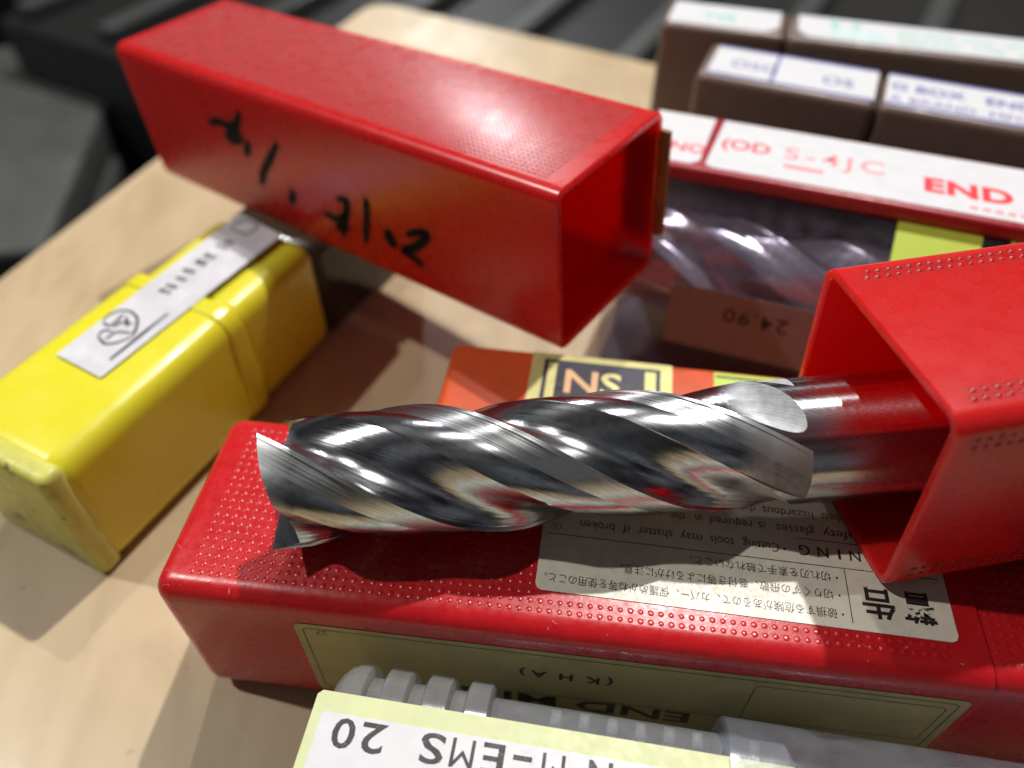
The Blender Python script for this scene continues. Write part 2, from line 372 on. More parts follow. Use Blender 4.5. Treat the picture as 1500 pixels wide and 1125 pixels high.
def prj(w):
    """world point (working units) -> photograph pixel"""
    q = CAM_R.transposed() @ (Vector(w)-Vector((0, 0, CAM_H)))
    return (750-FPX*q.x/q.z, 562.5+FPX*q.y/q.z)
def px_x(M, pl, y, xp):
    """reader's x on row y of a plane that falls on photograph column xp"""
    f = lambda t: prj(M @ (pl.at(t, y)*U)/U)[0]-xp
    a, b = 0.0, 40.0
    for _ in range(12):
        fa, fb_ = f(a), f(b)
        if abs(fb_-fa) < 1e-9: break
        a, b = b, b-fb_*(b-a)/(fb_-fa)
    return b
c0 = Vector(px((1406, 943), MB, PT)); c1 = Vector(px((783, 863), MB, PT))
wd = (c1-c0).normalized(); wu = Vector((wd.y, -wd.x)); SW = (c1-c0).length; SH = 21.5
PW = Plane(PT.at(c0.x, c0.y), (wd.x, wd.y, 0), (-wu.x, -wu.y, 0))
if PW.n.z < 0: PW = Plane(PT.at(c0.x, c0.y), (wd.x, wd.y, 0), (wu.x, wu.y, 0))
wpoly = [(0.9, 0), (SW-.9, 0), (SW-.3, -.3), (SW, -.9), (SW, -SH), (0, -SH), (0, -.9), (.3, -.3)]
wl_o = sheet('warning_sticker', PW, wpoly[::-1], PAPER, case, z=0.12, t=0.12)
wpt = [PW.at(a-(.4 if a < 1 else -.4 if a > SW-1 else 0), b+(.4 if b > -1 else 0)) for a, b in wpoly]; wpt = [(p.x, p.y) for p in wpt]
grid = []
for i in range(int((LB-9)/1.33)):
    for j in range(20):
        p = (5.0+i*1.33, 3.4+j*1.33)
        if p[1] < WB-3.2 and not inpoly(p, wpt): grid.append(p)
dots('raised_dots', PT, grid, 0.47, 0.085, RED, case)
PT2 = Plane((0, 0, HB-0.55), X, Y)
dots('raised_dots', PT2, [(LB+1.3+i*1.33, 3.6+j*1.33) for i in range(26) for j in range(19)], 0.47, 0.085, RED, case)
def wtx(s_, xa, xb, y, h_, bold=0.0):
    """a word on row y between photograph columns xa (reader's start) and xb"""
    ta = px_x(MB, PW, y, xa); tb_ = px_x(MB, PW, y, xb)
    o_ = text('print', s_, PW, 0, y-h_*0.36, h_, BLACK, wl_o, z=0.135, bold=bold)
    co = [PW.e1.dot(v.co/U-PW.o) for v in o_.data.vertices]; lo_, hi_ = min(co), max(co); k_ = (tb_-ta)/(hi_-lo_)
    for v, c_ in zip(o_.data.vertices, co): v.co += PW.e1*((ta+(c_-lo_)*k_)-c_)*U
    return o_
wtx("\u8b66", 1370, 1320, -4.4, 4.9, .02); wtx("\u544a", 1310, 1262, -4.3, 4.7, .02)
wtx("\u30fb\u7834\u640d\u3059\u308b\u5371\u967a\u304c\u3042\u308b\u306e\u3067\u3001\u30ab\u30d0\u30fc\u3001\u4fdd\u8b77\u3081\u304c\u306d\u7b49\u3092\u4f7f\u7528\u306e\u3053\u3068\u3002", 1236, 797, -2.0, 1.6)
wtx("\u30fb\u5207\u308a\u304f\u305a\u306e\u98db\u6563\u3001\u5dfb\u4ed8\u304d\u7b49\u306b\u3088\u308b\u3051\u304c\u306b\u6ce8\u610f\u3002", 1231, 908, -4.75, 1.6)
wtx("\u30fb\u5207\u308c\u5203\u3092\u7d20\u624b\u3067\u89e6\u308c\u306a\u3044\u3053\u3068\u3002", 1227, 1010, -7.4, 1.6)
xv = px_x(MB, PW, -5, 1243)
bars('rule', PW, [(0.8, -9.05, SW-0.6, -8.92), (xv, -8.8, xv+.12, -0.9), (1.5, -13.1, px_x(MB, PW, -13, 1168), -12.97)], BLACK, wl_o, z=0.135)
for ch, xc in (("G", 1178), ("N", 1205), ("I", 1229), ("N", 1252), ("R", 1277), ("A", 1302), ("W", 1330)):
    wtx(ch, xc+(2 if ch == "I" else 8), xc-(2 if ch == "I" else 8), -11.1, 2.35, .01)
rows_ = ((-11.0, (("\u30fb", 1151, 1147), ("Cutting", 1141, 1088), ("tools", 1075, 1040), ("may", 1028, 996), ("shatter", 985, 933), ("if", 922, 911), ("broken", 900, 850))),
         (-14.3, (("Safety", 1262, 1205), ("glasses", 1193, 1137), ("is", 1121, 1111), ("required", 1101, 1040), ("in", 1028, 1018), ("the", 1003, 983), ("vicinity", 968, 920))),
         (-17.1, (("\u30fbProduces", 1262, 1203), ("hazardous", 1191, 1117), ("dust", 1106, 1079), ("and", 1060, 1035))),
         (-19.8, (("ventilation", 1215, 1150),)))
for y_, ws in rows_:
    for w_, xa, xb in ws: wtx(w_, xa, xb, y_, 2.05)
wtx("\u2462", 822, 808, -10.2, 1.6)
# khaki maker's label on the front face
PF = Plane((0, 0, 0), X, Z)               # front face (outward normal -Y)
a = px((428, 911), MB, PF); b = px((1462, 1056), MB, PF)
fy1 = a[1]; fx0 = a[0]; fx1 = min(b[0], LB-1.2)
fl_o = sheet('maker_label', PF, rr(fx0, 5, fx1, fy1, 1.2), GOLD, case, z=0.10, t=0.10)
frame_line('border', PF, fx0+1.1, 6.1, fx1-1.1, fy1-1.1, 0.16, BLACK, fl_o, z=0.12, r=0.9)
PFr = Plane((fx1, 0, fy1), -X, -Z)
FW = fx1-fx0
q = px((800, 990), MB, PFr); q2 = px((1010, 1050), MB, PFr); q3 = px((829, 991), MB, PFr)
text('print', "( K  H  A )", PFr, q3[0], q3[1]-.95, 2.9, BLACK, fl_o, z=0.12, bold=0.03, sx=1.05, align='CENTER')
text('print', "END MILL", PFr, px((1000, 1046), MB, PFr)[0]-1.5, q2[1]-1.4, 5.2, BLACK, fl_o, z=0.12, bold=0.02, sx=1.62)
text('print', "27", PFr, FW-4.6, 1.5, 1.7, BLACK, fl_o, z=0.12)
frame_line('border', PFr, 2.2, 2.6, px((1090, 1035), MB, PFr)[0], 14, 0.14, BLACK, fl_o, z=0.12)
bars('rule', PFr, [(q2[0]-6, q2[1]-2.0, q2[0]+32, q2[1]-1.85)], BLACK, fl_o, z=0.12)

# ------------------------------------------------------------------ end mill
D = 18.1; Rm = D/2; RS = 8.6
P0 = Vector((-32.3, 63.1, 41.35)); P1 = Vector((50.2, 68.9, 44.3))
ax = (P1-P0).normalized()
M_m = Matrix.Identity(4)
yv = Z.cross(ax).normalized(); zv = ax.cross(yv)
for i, c in enumerate((ax, yv, zv)):
    for j in range(3): M_m[j][i] = c[j]
M_m.translation = P0*U
mill = thing('end_mill', 'large bright steel end mill with four spiral flutes resting on the red case', 'end mill', M_m)
LEAD = 86.5; PHI0 = rad(-39); FL = 71.8; NF = 3; SEC = 360.0/NF
TOOTH = [0.0, 121.0, 244.0, 360.0]        # slightly uneven tooth spacing
def tang(f, dl): return TOOTH[f]+(TOOTH[f+1]-TOOTH[f])*dl/SEC
prof_c = [(0, 1), (4.2, .993), (4.7, .974), (15, .958), (26.0, .940), (26.5, .941), (33, .960), (41, .963), (48, .955), (55, .938), (55.6, .924), (63, .866), (71, .803), (79, .755), (87, .715), (95, .702),
          (102, .715), (108, .755), (112.5, .81), (116, .880), (118.6, .945), (119.6, .987)]
prof = []
for i, (d0, r0) in enumerate(prof_c):
    d1, r1 = prof_c[i+1] if i+1 < len(prof_c) else (SEC, 1)
    k = 2 if (i < 4 or d1-d0 < 1) else 7
    for t in range(k): prof.append((d0+(d1-d0)*t/k, r0+(r1-r0)*t/k, i))
# smooth the concave part
idx = [i for i, p in enumerate(prof) if (p[0] > 28 and p[0] < 54) or (57 < p[0] < 119)]
for _ in range(34):
    q = [p[1] for p in prof]
    for i in idx: prof[i] = (prof[i][0], (q[i-1]+2*q[i]+q[(i+1) % len(q)])/4, prof[i][2])
NP = len(prof)
def gfill(x, dl):
    # wheel run-out: the flute gets shallower along an arc and leaves the cylinder in a sharp scallop
    x0 = FL-15; t = max(0, (x-x0)/15.0)
    return 0.55*(1-math.sqrt(max(0, 1-min(t, 1)**2))) if t < 1 else 0.6
def xend(dl, r):
    if dl <= 58: rel = 0.6*(dl/27.0)**1.4 if dl <= 27 else 0.6+(dl-27)/31*1.5
    elif dl < 66: rel = 2.1+(dl-58)/8*1.2
    elif dl < 118: rel = 3.3
    else: rel = 3.3*(1-(dl-118)/2.0)
    return (1-r)*1.7 + rel*(0.1+0.9*min(1, r))
V = []; F = []; FM = []; UVs = []
xs = [0] + list(np.linspace(4.4, FL-16, 130)) + list(np.linspace(FL-15.6, FL-7, 60)) + list(np.linspace(FL-6.95, FL+0.3, 120))
rows = []
NA = NP*NF
for xi, x in enumerate(xs):
    for f in range(NF):
        for (dl, r, si) in prof:
            xx = xend(dl, r) if xi == 0 else x
            rr_ = min(1.0, r+gfill(xx, dl)) if dl > 55.2 else r+(1-r)*max(0, min(1, (xx-FL+14)/13.0))**1.5
            if xx > FL-0.5: rr_ = 1.0
            ph = PHI0 + rad(tang(f, dl)) + 2*math.pi*xx/LEAD
            RX = Rm-(Rm-RS)*max(0, min(1, (xx-30)/(FL-32)))
            V.append((xx, RX*rr_*math.cos(ph), RX*rr_*math.sin(ph)))
            UVs.append((xx*0.02, (f*SEC+dl)/120.0))
for i in range(len(xs)-1):
    for j in range(NA):
        k = (j+1) % NA
        F.append((i*NA+j, i*NA+k, (i+1)*NA+k, (i+1)*NA+j)); si = prof[j % NP][2]
        q_ = [V[t] for t in F[-1]]
        full = all(math.hypot(p_[1], p_[2]) > (Rm-(Rm-RS)*max(0, min(1, (p_[0]-30)/(FL-32))))*0.9985 for p_ in q_)
        FM.append(2 if (q_[0][0] > FL-1.5 or (full and si > 8 and q_[0][0] > FL-14)) else (1 if si < 4 else 0))
# end face: radial grid from the rim to the centre
prev = list(range(NA)); 
for t in (0.8, 0.6, 0.42, 0.26, 0.12):
    base = len(V)
    for f in range(NF):
        for (dl, r, si) in prof:
            rq = r*t; xx = xend(dl, rq)+ 0.0
            ph = PHI0 + rad(tang(f, dl)) + 2*math.pi*xend(dl, r)/LEAD*t
            V.append((xx, Rm*rq*math.cos(ph), Rm*rq*math.sin(ph))); UVs.append((rq, (f*SEC+dl)/120.0))
    cur = list(range(base, base+NA))
    for j in range(NA):
        k = (j+1) % NA
        F.append((cur[j], cur[k], prev[k], prev[j])); FM.append(0)
    prev = cur
V.append((1.95, 0, 0)); UVs.append((0, 0)); c = len(V)-1
for j in range(NA): F.append((c, prev[(j+1) % NA], prev[j])); FM.append(0)
fb = mesh_obj('fluted_body', V, [tuple(reversed(f)) for f in F], STEEL, mill, smooth=17, mats=[STEEL, LAND, SHANK], fmat=FM)
cols = {j for j, p_ in enumerate(prof) if any(abs(p_[0]-c_) < 1e-3 for c_ in (0, 4.2, 4.7, 26.0, 26.5, 55, 55.6))}
ev_ = np.empty(len(fb.data.edges)*2, dtype=np.int32); fb.data.edges.foreach_get('vertices', ev_); ev_ = ev_.reshape(-1, 2)
same = (ev_[:, 0] % NA == ev_[:, 1] % NA) & (ev_.max(axis=1) < len(xs)*NA)
hit = same & np.isin((ev_[:, 0] % NA) % NP, list(cols))
at_ = fb.data.attributes.get('sharp_edge') or fb.data.attributes.new('sharp_edge', 'BOOLEAN', 'EDGE')
sv_ = np.zeros(len(fb.data.edges), dtype=bool); at_.data.foreach_get('value', sv_); at_.data.foreach_set('value', sv_ | hit)
ra_ = fb.data.attributes.new('runout', 'FLOAT', 'POINT')
ra_.data.foreach_set('value', [min(1, max(0, (v_[0]-(FL-11))/5.0)) if v_[0] > 3 else 0.35 for v_ in V])
uvl = fb.data.uv_layers.new(name='UVMap'); UA = np.array(UVs)
li = np.empty(len(fb.data.loops), dtype=np.int32); fb.data.loops.foreach_get('vertex_index', li)
uvl.data.foreach_set('uv', UA[li].astype(np.float32).ravel())
NSH = 96
rings = [[(x, r*math.cos(2*math.pi*k/NSH), r*math.sin(2*math.pi*k/NSH)) for k in range(NSH)] for x, r in ((FL+0.3, RS), (118, RS), (119, RS-1))]
V, F = loft(rings, True, True)
sh = mesh_obj('shank', V, [tuple(reversed(f)) for f in F], SHANK, mill, smooth=30)
uvl = sh.data.uv_layers.new(name='UVMap')
for lp in sh.data.loops:
    v = sh.data.vertices[lp.vertex_index].co; uvl.data[lp.index].uv = (v.x/U*0.02*30, math.atan2(v.z, v.y))

# ------------------------------------------------------------------ red tube end that holds the shank
sC = 31.45
MC = frame((45.85, 67.72, 47.55), 0.1630, -0.0367, -0.0838)
capC = thing('red_holder_tube', 'open square red plastic tube with the steel shank pushed into it', 'tube', MC)
open_cap('body', 95, sC, 1.35, 2.6, REDCAP, capC, 1)
h = sC/2
PCt = Plane((0, -h, h), X, Y); PCf = Plane((0, -h, -h), X, Z)
rows2 = lambda n, w: [(3.2+i*1.45+(0.7 if j % 2 else 0), v) for i in range(n) for j, v in enumerate((3.3, 4.6, w-4.6, w-3.3))]
dots('raised_dots', PCt, rows2(60, sC), 0.46, 0.20, REDCAP, capC)
dots('raised_dots', PCf, [(2.8+i*1.4, v) for i in range(60) for v in (3.0, 4.3, sC-4.4, sC-3.1)][:120], 0.42, 0.14, REDCAP, capC)

# ------------------------------------------------------------------ empty red cap with handwriting
kA = 31.85/31.5
locA = Vector((0, 0, CAM_H)) + (Vector((8.369, 97.011, 32.125))-Vector((0, 0, CAM_H)))*kA
MA = frame(locA, -0.651, -0.071, 0.007)
capA = thing('handwritten_cover', 'empty square red plastic cap with black marker handwriting on its side', 'cap', MA)
sA = 31.85; LA = 117*kA
bodyA = open_cap('body', LA, sA, 1.5, 2.4, REDCAP, capA, -1)
for v in bodyA.data.vertices: v.co += Vector((0, sA/2, sA/2))*U
PAt = Plane((-LA, 0, sA), X, Y); PAf = Plane((-LA, 0, 0), X, Z)
dots('raised_dots', PAt, [(5+i*1.05, 3.2+j*1.05) for i in range(int((LA-7)/1.05)) for j in range(25)], 0.36, 0.10, REDCAP, capA)
def zp(p): return px((150+.5667*p[0], .5667*p[1]), MA, PAf)
hw = [[(786, 608), (812, 600), (842, 604), (832, 622), (808, 640), (772, 648)], [(772, 648), (792, 656), (812, 672), (830, 688)],
      [(736, 592), (744, 606), (752, 622), (756, 640)], [(740, 596), (736, 612), (750, 638)],
      [(682, 512), (684, 560), (680, 628)],
      [(572, 550), (596, 562), (612, 570), (640, 548)], [(606, 514), (634, 518), (630, 552), (622, 612)], [(604, 588), (640, 590)],
      [(488, 488), (494, 504), (486, 526)], [(452, 370), (434, 410), (418, 440), (410, 478)], [(374, 362), (378, 378), (370, 402)],
      [(276, 318), (300, 312), (322, 326), (346, 322)], [(354, 290), (348, 318), (336, 344), (318, 352)], [(318, 352), (338, 366), (358, 360), (350, 336)]]
strokes('handwriting', PAf, [[zp(p) for p in ln] for ln in hw], 1.85, MARKER, capA, z=0.04)
PAb = Plane((0, sA, 0), -X, Z)
rbox('tape_strip', (-7, sA+0.02, 6.5), (1.5, sA+0.9, sA-4.0), 0.2, TAPE, capA, seg=2)

# ------------------------------------------------------------------ orange case
MO = frame((-13.6, 82.3, 0), -0.150)
org = thing('orange_tool_case', 'orange plastic tool case with gold and navy letter label behind the end mill', 'tool case', MO)
WO, HO = 20.5, 30.0
rbox('body', (0, 0, 0), (92, WO, HO), 1.6, ORANGE, org)
PO = Plane((0, 0, HO), X, Y)
a = px((783, 512), MO, PO); b = px((985, 522), MO, PO)
x0, x1 = a[0], b[0]; y1 = WO-0.7; y0 = 2
lab = sheet('logo_label', PO, rr(x0, y0, x1, y1, .3), GOLDY, org, z=0.08, t=0.08)
frame_line('border', PO, x0+2.2, y0+.8, x1-2.0, y1-1.4, 0.75, NAVY, lab, z=0.10, r=.1)
nx0 = px((815, 545), MO, PO)[0]; nx1 = px((945, 545), MO, PO)[0]; ny1 = px((880, 538), MO, PO)[1]
sheet('logo_field', PO, rr(nx0, y0+3, nx1, ny1, .15), NAVY, lab, z=0.11, t=0.02)
text('print', "N", PO, nx0+1.2, ny1-6.8, 7.6, CREAMINK, lab, z=0.13, bold=0.02, sx=1.1)
text('print', "S", PO, nx0+7.6, ny1-6.8, 7.6, GOLDY, lab, z=0.13, bold=0.02, sx=1.1)
a = px((1045, 535), MO, PO); 
lab = sheet('size_label', PO, rr(a[0], 3, a[0]+30, WO-1.2, .3), LIMESTK, org, z=0.08, t=0.08)
bars('print', PO, [(a[0]+.3, WO-2.4, a[0]+29, WO-1.9)], NAVY, lab, z=0.10)
text('print', "OF  . 6", PO, a[0]+4, WO-7.5, 3.4, NAVY, lab, z=0.10, bold=0.02)

# ------------------------------------------------------------------ yellow case
AY = 1.0944
MY = frame((-73.31, 71.84, 0), AY)
yel = thing('yellow_tool_case', 'worn yellow plastic tool case with a long white label along its top', 'tool case', MY)
WY, HY = 27.6, 28.4
rbox('cap_end', (0, 0, 0.2), (4.6, WY, HY), 1.6, YEL2, yel, seg=4)
rbox('cap', (1.2, -0.1, 0.1), (45.5, WY+0.1, HY+0.1), 4.4, YEL, yel, seg=7)
prism('cap_rim', 42.2, 46.0, -0.3, WY+0.3, 0.0, HY+0.3, 4.5, 0.3, 0.3, YEL, yel)
rbox('body', (44, 0.9, 0.4), (71.0, WY-0.9, HY-0.9), 4.2, YEL, yel, seg=7)
rbox('sleeve', (70, 1.2, 0.2), (112, WY-1.2, 25.7), 2.6, SMOKE, yel, seg=5)
PY = Plane((0, 0, HY), X, Y)
c4 = [px(p, MY, PY) for p in ((84, 522), (149, 556), (414, 347), (352, 315))]
ylab = sheet('size_label', PY, c4, WORNWHITE, yel, z=0.50, t=0.12)
def yz(p): return px((60+p[0]*.2533, 300+p[1]*.2533), MY, PY)
strokes('logo', PY, [[yz(p) for p in ln] for ln in (
    [(365, 680), (400, 645), (470, 620), (530, 630), (565, 665), (560, 720), (540, 765)], [(365, 690), (395, 715), (440, 690), (485, 640)],
    [(420, 720), (470, 690), (540, 700)], [(500, 660), (505, 720)], [(335, 770), (370, 735), (420, 745)], [(335, 775), (375, 820), (450, 810), (545, 770)], [(380, 790), (440, 745), (540, 755)])],
    0.55, GREYINK, ylab, z=0.54)
strokes('logo_line', PY, [[yz((405, 908)), yz((740, 640))]], 0.75, BLACK, ylab, z=0.54)
def yblock(cx, cy, w, h, m=GREYINK):
    c = Vector(yz((cx, cy))); d = (Vector(yz((cx+70, cy-62)))-c).normalized(); e = Vector((-d.y, d.x))
    return [tuple(c+d*(sx*w/2)+e*(sy*h/2)) for sx, sy in ((-1, -1), (1, -1), (1, 1), (-1, 1))]
V = []; F = []
for cx, cy, w in ((720, 512, 1.0), (765, 485, 1.1), (815, 440, 1.0), (860, 395, 1.2), (930, 345, 1.6), (980, 310, 1.5), (1050, 255, .9), (1090, 228, 1.0)):
    for dy in (-.9, .1, 1.0):
        c = Vector(yz((cx, cy))); d = (Vector(yz((cx+70, cy-62)))-c).normalized(); e = Vector((-d.y, d.x))
        i = len(V); cc = c+e*dy*random.uniform(.8, 1.1); w2 = w*random.uniform(.5, 1)
        V += [PY.at(*(cc+d*(sx*w2/1.6)+e*(sy*.33)), .54) for sx, sy in ((-1, -1), (1, -1), (1, 1), (-1, 1))]; F.append((i, i+1, i+2, i+3))
mesh_obj('print', V, F, GREYINK, ylab)
strokes('print_box', PY, [[yz(p) for p in ln] for ln in ([(1100, 150), (1170, 95), (1270, 130), (1195, 190), (1100, 150)],)], 0.45, GREYINK, ylab, z=0.54)

# ------------------------------------------------------------------ clear case with the end mill label
HE = 46.0
eA = Vector((30.2, 135.3)); eB = Vector((89.8, 113.9))
yawE = math.atan2(eB.y-eA.y, eB.x-eA.x)
dE = Vector((math.cos(yawE), math.sin(yawE)))
oE = eA - dE*7
ME = frame((oE.x, oE.y, 0), yawE)
cc = thing('clear_tool_case', 'clear plastic tool case with red top, white label reading end mill and a price sticker', 'tool case', ME)
DE = 21.5; LE = 125
rbox('lid', (0, 0, HE-3.2), (LE, DE, HE), 0.9, REDCASE, cc)
rbox('back_wall', (0, DE-1.2, 1), (LE, DE, HE-3.3), 0.3, mat('purple_grey_plastic', (0.085, 0.065, 0.085), 0.35, var=.1), cc, seg=2)
rbox('floor_wall', (0, -13, 0), (LE, DE-1.3, 0.9), 0.3, MATS['purple_grey_plastic'], cc, seg=2)
YF = -14.0
sec = [(0.9, HE-3.25), (0.0, HE-3.3), (YF+1.2, HE-10.3), (YF, HE-12.5), (YF, 2.0), (YF+.8, 0.6)]
V = []
for x_ in (0, LE):
    for a_, b_ in sec: V.append((x_, a_, b_))
    for a_, b_ in reversed(sec): V.append((x_, a_+0.7, b_-.25))
n_ = 2*len(sec)
mesh_obj('front_wall', V, [(i_, (i_+1) % n_, n_+(i_+1) % n_, n_+i_) for i_ in range(n_)] + [tuple(range(n_-1, -1, -1)), tuple(range(n_, 2*n_))], CLEARC, cc)
rbox('end_wall', (0, 1.1, 1.3), (1.0, DE-1.3, HE-3.3), 0.25, CLEARC, cc, seg=2)
PE = Plane((0, 0, HE), X, Y); PEf = Plane((0, -14.0, 0), X, Z); ev = Vector((0, 12.8, 7.0)).normalized(); PEs = Plane((0, 0.0, HE-3.3), X, ev)
a = px((1024, 243), ME, PE); a2 = px((1060, 175), ME, PE)
xg = (a[0]+a2[0])/2
l1 = sheet('label', PE, [(1.2, 1.6), (xg-2.6, 1.6), (xg-1.0, 3.2), (xg-.6, DE-1.0), (1.2, DE-1.0)], WHITE, cc, z=0.08, t=0.08)
l2 = sheet('label', PE, [(xg+.2, 2.6), (xg+1.6, 1.6), (LE-3, 1.6), (LE-3, DE-1.0), (xg+1.2, DE-1.0)], WHITE, cc, z=0.08, t=0.08)
def ex(p): return px(p, ME, PE)
p = ex((1050, 205)); 
text('print', "(OD", PE, p[0]+1.0, p[1]-2.4, 5.2, REDINK, l2, z=0.10, bold=.02)
p = ex((990, 210)); text('print', "ENO", PE, p[0]-3.4, p[1]-2.4, 4.6, REDINK, l1, z=0.10, bold=.02)
p = ex((1148, 222)); text('print', "S-4JC", PE, p[0], p[1]-2.6, 6.4, PINKINK, l2, z=0.10, sx=1.1, space=1.25, bold=.005)
bars('print', PE, [(p[0]+.5, p[1]-6.0, p[0]+8, p[1]-4.8)], PINKINK, l2, z=0.10)
p = ex((1352, 276)); text('print', "END MILL", PE, p[0], p[1]-.6, 6.6, REDINK, l2, z=0.10, bold=.045, sx=1.12, space=1.08)
bars('print', PE, [(p[0]+8+i*2.1, p[1]-4.2, p[0]+9.4+i*2.1, p[1]-3.3) for i in range(12)], PINKINK, l2, z=0.10)
def ef(p): return px(p, ME, PEf)
a = ef((985, 412)); b = ef((980, 498)); c = ef((1240, 545))
st = sheet('price_sticker', PEf, rr(a[0]+.2, b[1], a[0]+31, a[1], .5), BUFF, cc, z=0.10, t=0.10)
PEr = Plane(PEf.at(a[0]+31, a[1], 0), -X, -Z)
t = px((1155, 480), ME, PEr); text('print', "24.90", PEr, t[0], t[1]-1.5, 5.0, BLACK, st, z=0.12, bold=.012, space=1.15)
for xa, xb, yy in ((1316, 1440, 324), (1482, 1600, 352)):
    a = px((xa, yy), ME, PEs); b = px((xb, yy+25), ME, PEs)
    sheet('yellow_sticker', PEs, rr(a[0], a[1]-9, b[0], a[1], .3), LIMESTK, cc, z=0.12, t=0.10)
# the drill-like cutter shown through the clear wall
def twist_tool(name, label, cat, M, Rr, L, lead, nf, m, fl):
    th = thing(name, label, cat, M); n = 144; xs = np.linspace(0, L, 140); V = []
    for x in xs:
        for k in range(n):
            a_ = 2*math.pi*k/n; d_ = (a_*nf/(2*math.pi)) % 1
            r_ = float(np.interp(d_*SEC, [p_[0] for p_ in prof], [p_[1] for p_ in prof])); r_ = 1-(1-r_)*1.25
            if x > fl: r_ = 1.0
            ph = a_+2*math.pi*x/lead; V.append((x, Rr*r_*math.cos(ph), Rr*r_*math.sin(ph)))
    F = [(i*n+j, (i+1)*n+j, (i+1)*n+(j+1) % n, i*n+(j+1) % n) for i in range(len(xs)-1) for j in range(n)] + [tuple(range(n)), tuple(range(len(xs)*n-1, (len(xs)-1)*n-1, -1))]
    o = mesh_obj('fluted_body', V, F, m, th, smooth=28); o.data.uv_layers.new(name='UVMap')
    return th
Mt = ME @ Matrix.Translation(Vector((3, -2.5, 26.8))*U)
twist_tool('boxed_cutter', 'blurred steel spiral cutter seen through the clear case wall', 'cutter', Mt, 10.3, 100, 104, 3, BRIGHT, 94)

# ------------------------------------------------------------------ brown cases
HBn = 44.0
def brown(A, B, depth, label, extra=0):
    yw = math.atan2(B[1]-A[1], B[0]-A[0]); M = frame((A[0], A[1], 0), yw)
    return thing('brown_tool_case', label, 'tool case', M), M
b3, M3 = brown((42.7, 177.7), (106.6, 151.0), 19, 'brown plastic tool case with blue-bordered white label, between clear case and other brown case')
P3 = Plane((0, 0, HBn), X, Y)
xs3 = px((1287, 148), M3, P3)[0]
rbox('cap', (0, 0, 0), (xs3, 19, HBn), 2.0, BROWN, b3, seg=5)
rbox('body', (xs3+0.2, 0.5, 0), (xs3+75, 18.2, HBn+0.0), 2.0, BROWN, b3, seg=5)
ly, lz = 1.8, 17.6
l = sheet('label', P3, rr(2.2, ly, xs3-1.0, lz, .4), WHITE, b3, z=.06)
bars('border', P3, [(2.2, ly, xs3-1, ly+.9), (2.2, lz-.9, xs3-1, lz), (16.6, ly, 17.3, lz)], BLUEINK, l, z=.085)
text('print', "OSG", P3, 6.5, 7.0, 5.6, BLUEINK, l, z=.085); text('print', "OS", P3, xs3-13, 6.5, 5.6, BLUEINK, l, z=.085, bold=.01)
l = sheet('label', P3, rr(xs3+1.2, ly+.2, xs3+72, lz, .4), WHITE, b3, z=.06)
bars('border', P3, [(xs3+1.2, ly+.2, xs3+72, ly+1.1), (xs3+1.2, lz-.9, xs3+72, lz)], BLUEINK, l, z=.085)
text('print', "G BOX   END M", P3, xs3+2.0, 9.6, 5.0, BLUEINK, l, z=.085, bold=.02)
text('print', "A BRAND  MFG  CO", P3, xs3+2.0, 3.8, 4.2, BLUEINK, l, z=.085)
b4, M4 = brown((38.6, 206.5), (121.3, 181.8), 15, 'brown plastic tool case with green print on white labels, at the far board edge')
rbox('cap', (0, 0, 0), (31.5, 16.5, HBn), 1.8, BROWN, b4, seg=5)
rbox('body', (31.7, 0.3, 0), (130, 16.2, HBn-.2), 1.8, BROWN, b4, seg=5)
def notch(x0, x1, c): return [(x0, 3.0+c*0), (x0+1.2, 1.8), (x1-3.2, 1.8), (x1, 5), (x1, 15), (x0+.6, 15.4)]
l = sheet('label', P3, notch(1.4, 29.5, 0), WHITE, b4, z=.06)
text('print', "TVS", P3, 10, 6, 5.0, GREENINK, l, z=.085, bold=.03)
l = sheet('label', P3, [(34, 5), (37, 1.8), (127, 1.8), (127, 15), (34, 15)], WHITE, b4, z=.06)
text('print', "E  T", P3, 42, 9.4, 4.6, GREENINK, l, z=.085, bold=.04); text('print', "SQUARE  MFG   END MILL", P3, 58, 9.0, 3.6, GREENINK, l, z=.085)
bars('print', P3, [(42, 4.0, 55, 7.6)], mat('pale_green_ink', (.5, .72, .68), .5), l, z=.085)
text('print', "BOX SIZE   TYPE   20   M", P3, 58, 4.2, 3.4, GREENINK, l, z=.085)

# ------------------------------------------------------------------ frosted tube in front
ZT = 26.0
tA = Vector((-24.8, 40.8)); tB = Vector((25.9, 32.5)); yawT = math.atan2(tB.y-tA.y, tB.x-tA.x)
nT = Vector((-math.sin(yawT), math.cos(yawT)))
oT = tA - nT*5.0
MT = frame((oT.x, oT.y, 13.0), yawT)      # tube axis, x from the label's left edge
tube = thing('frosted_tube', 'frosted clear plastic twist tube with ribbed end and lime-bordered size label', 'tube', MT)
def trs(x, h, r): return [(x, a, b) for a, b in rsq(h-1.0, h, r, 7)]
rings = []
def tr(x, d, r=7): rings.append(trs(x, 12.9+d, r))
tr(0.2, -7, 3); tr(0.3, -3.2, 5); tr(0.9, -1.5, 6.5); tr(2.2, -0.4); tr(3.6, 0)
for k, xe in enumerate((5.0, 10.6, 16.2, 21.6)):
    tr(xe, 0); tr(xe+.35, -.35)
    if k < 3:
        tr(xe+.4, -1.3, 6.2); tr(xe+2.2, -1.3, 6.2); tr(xe+2.25, -.35); tr(xe+2.6, 0)
tr(22.0, -1.5, 6); tr(60, -1.5, 6); tr(61, -2.4, 6)
V, F = loft(rings, True, True)
mesh_obj('inner_tube', V, [tuple(reversed(f)) for f in F], FROST, tube, smooth=35)
rings = []
xS = px((1062, 1060), MT, Plane((0, 0, 12), X, Y))[0]
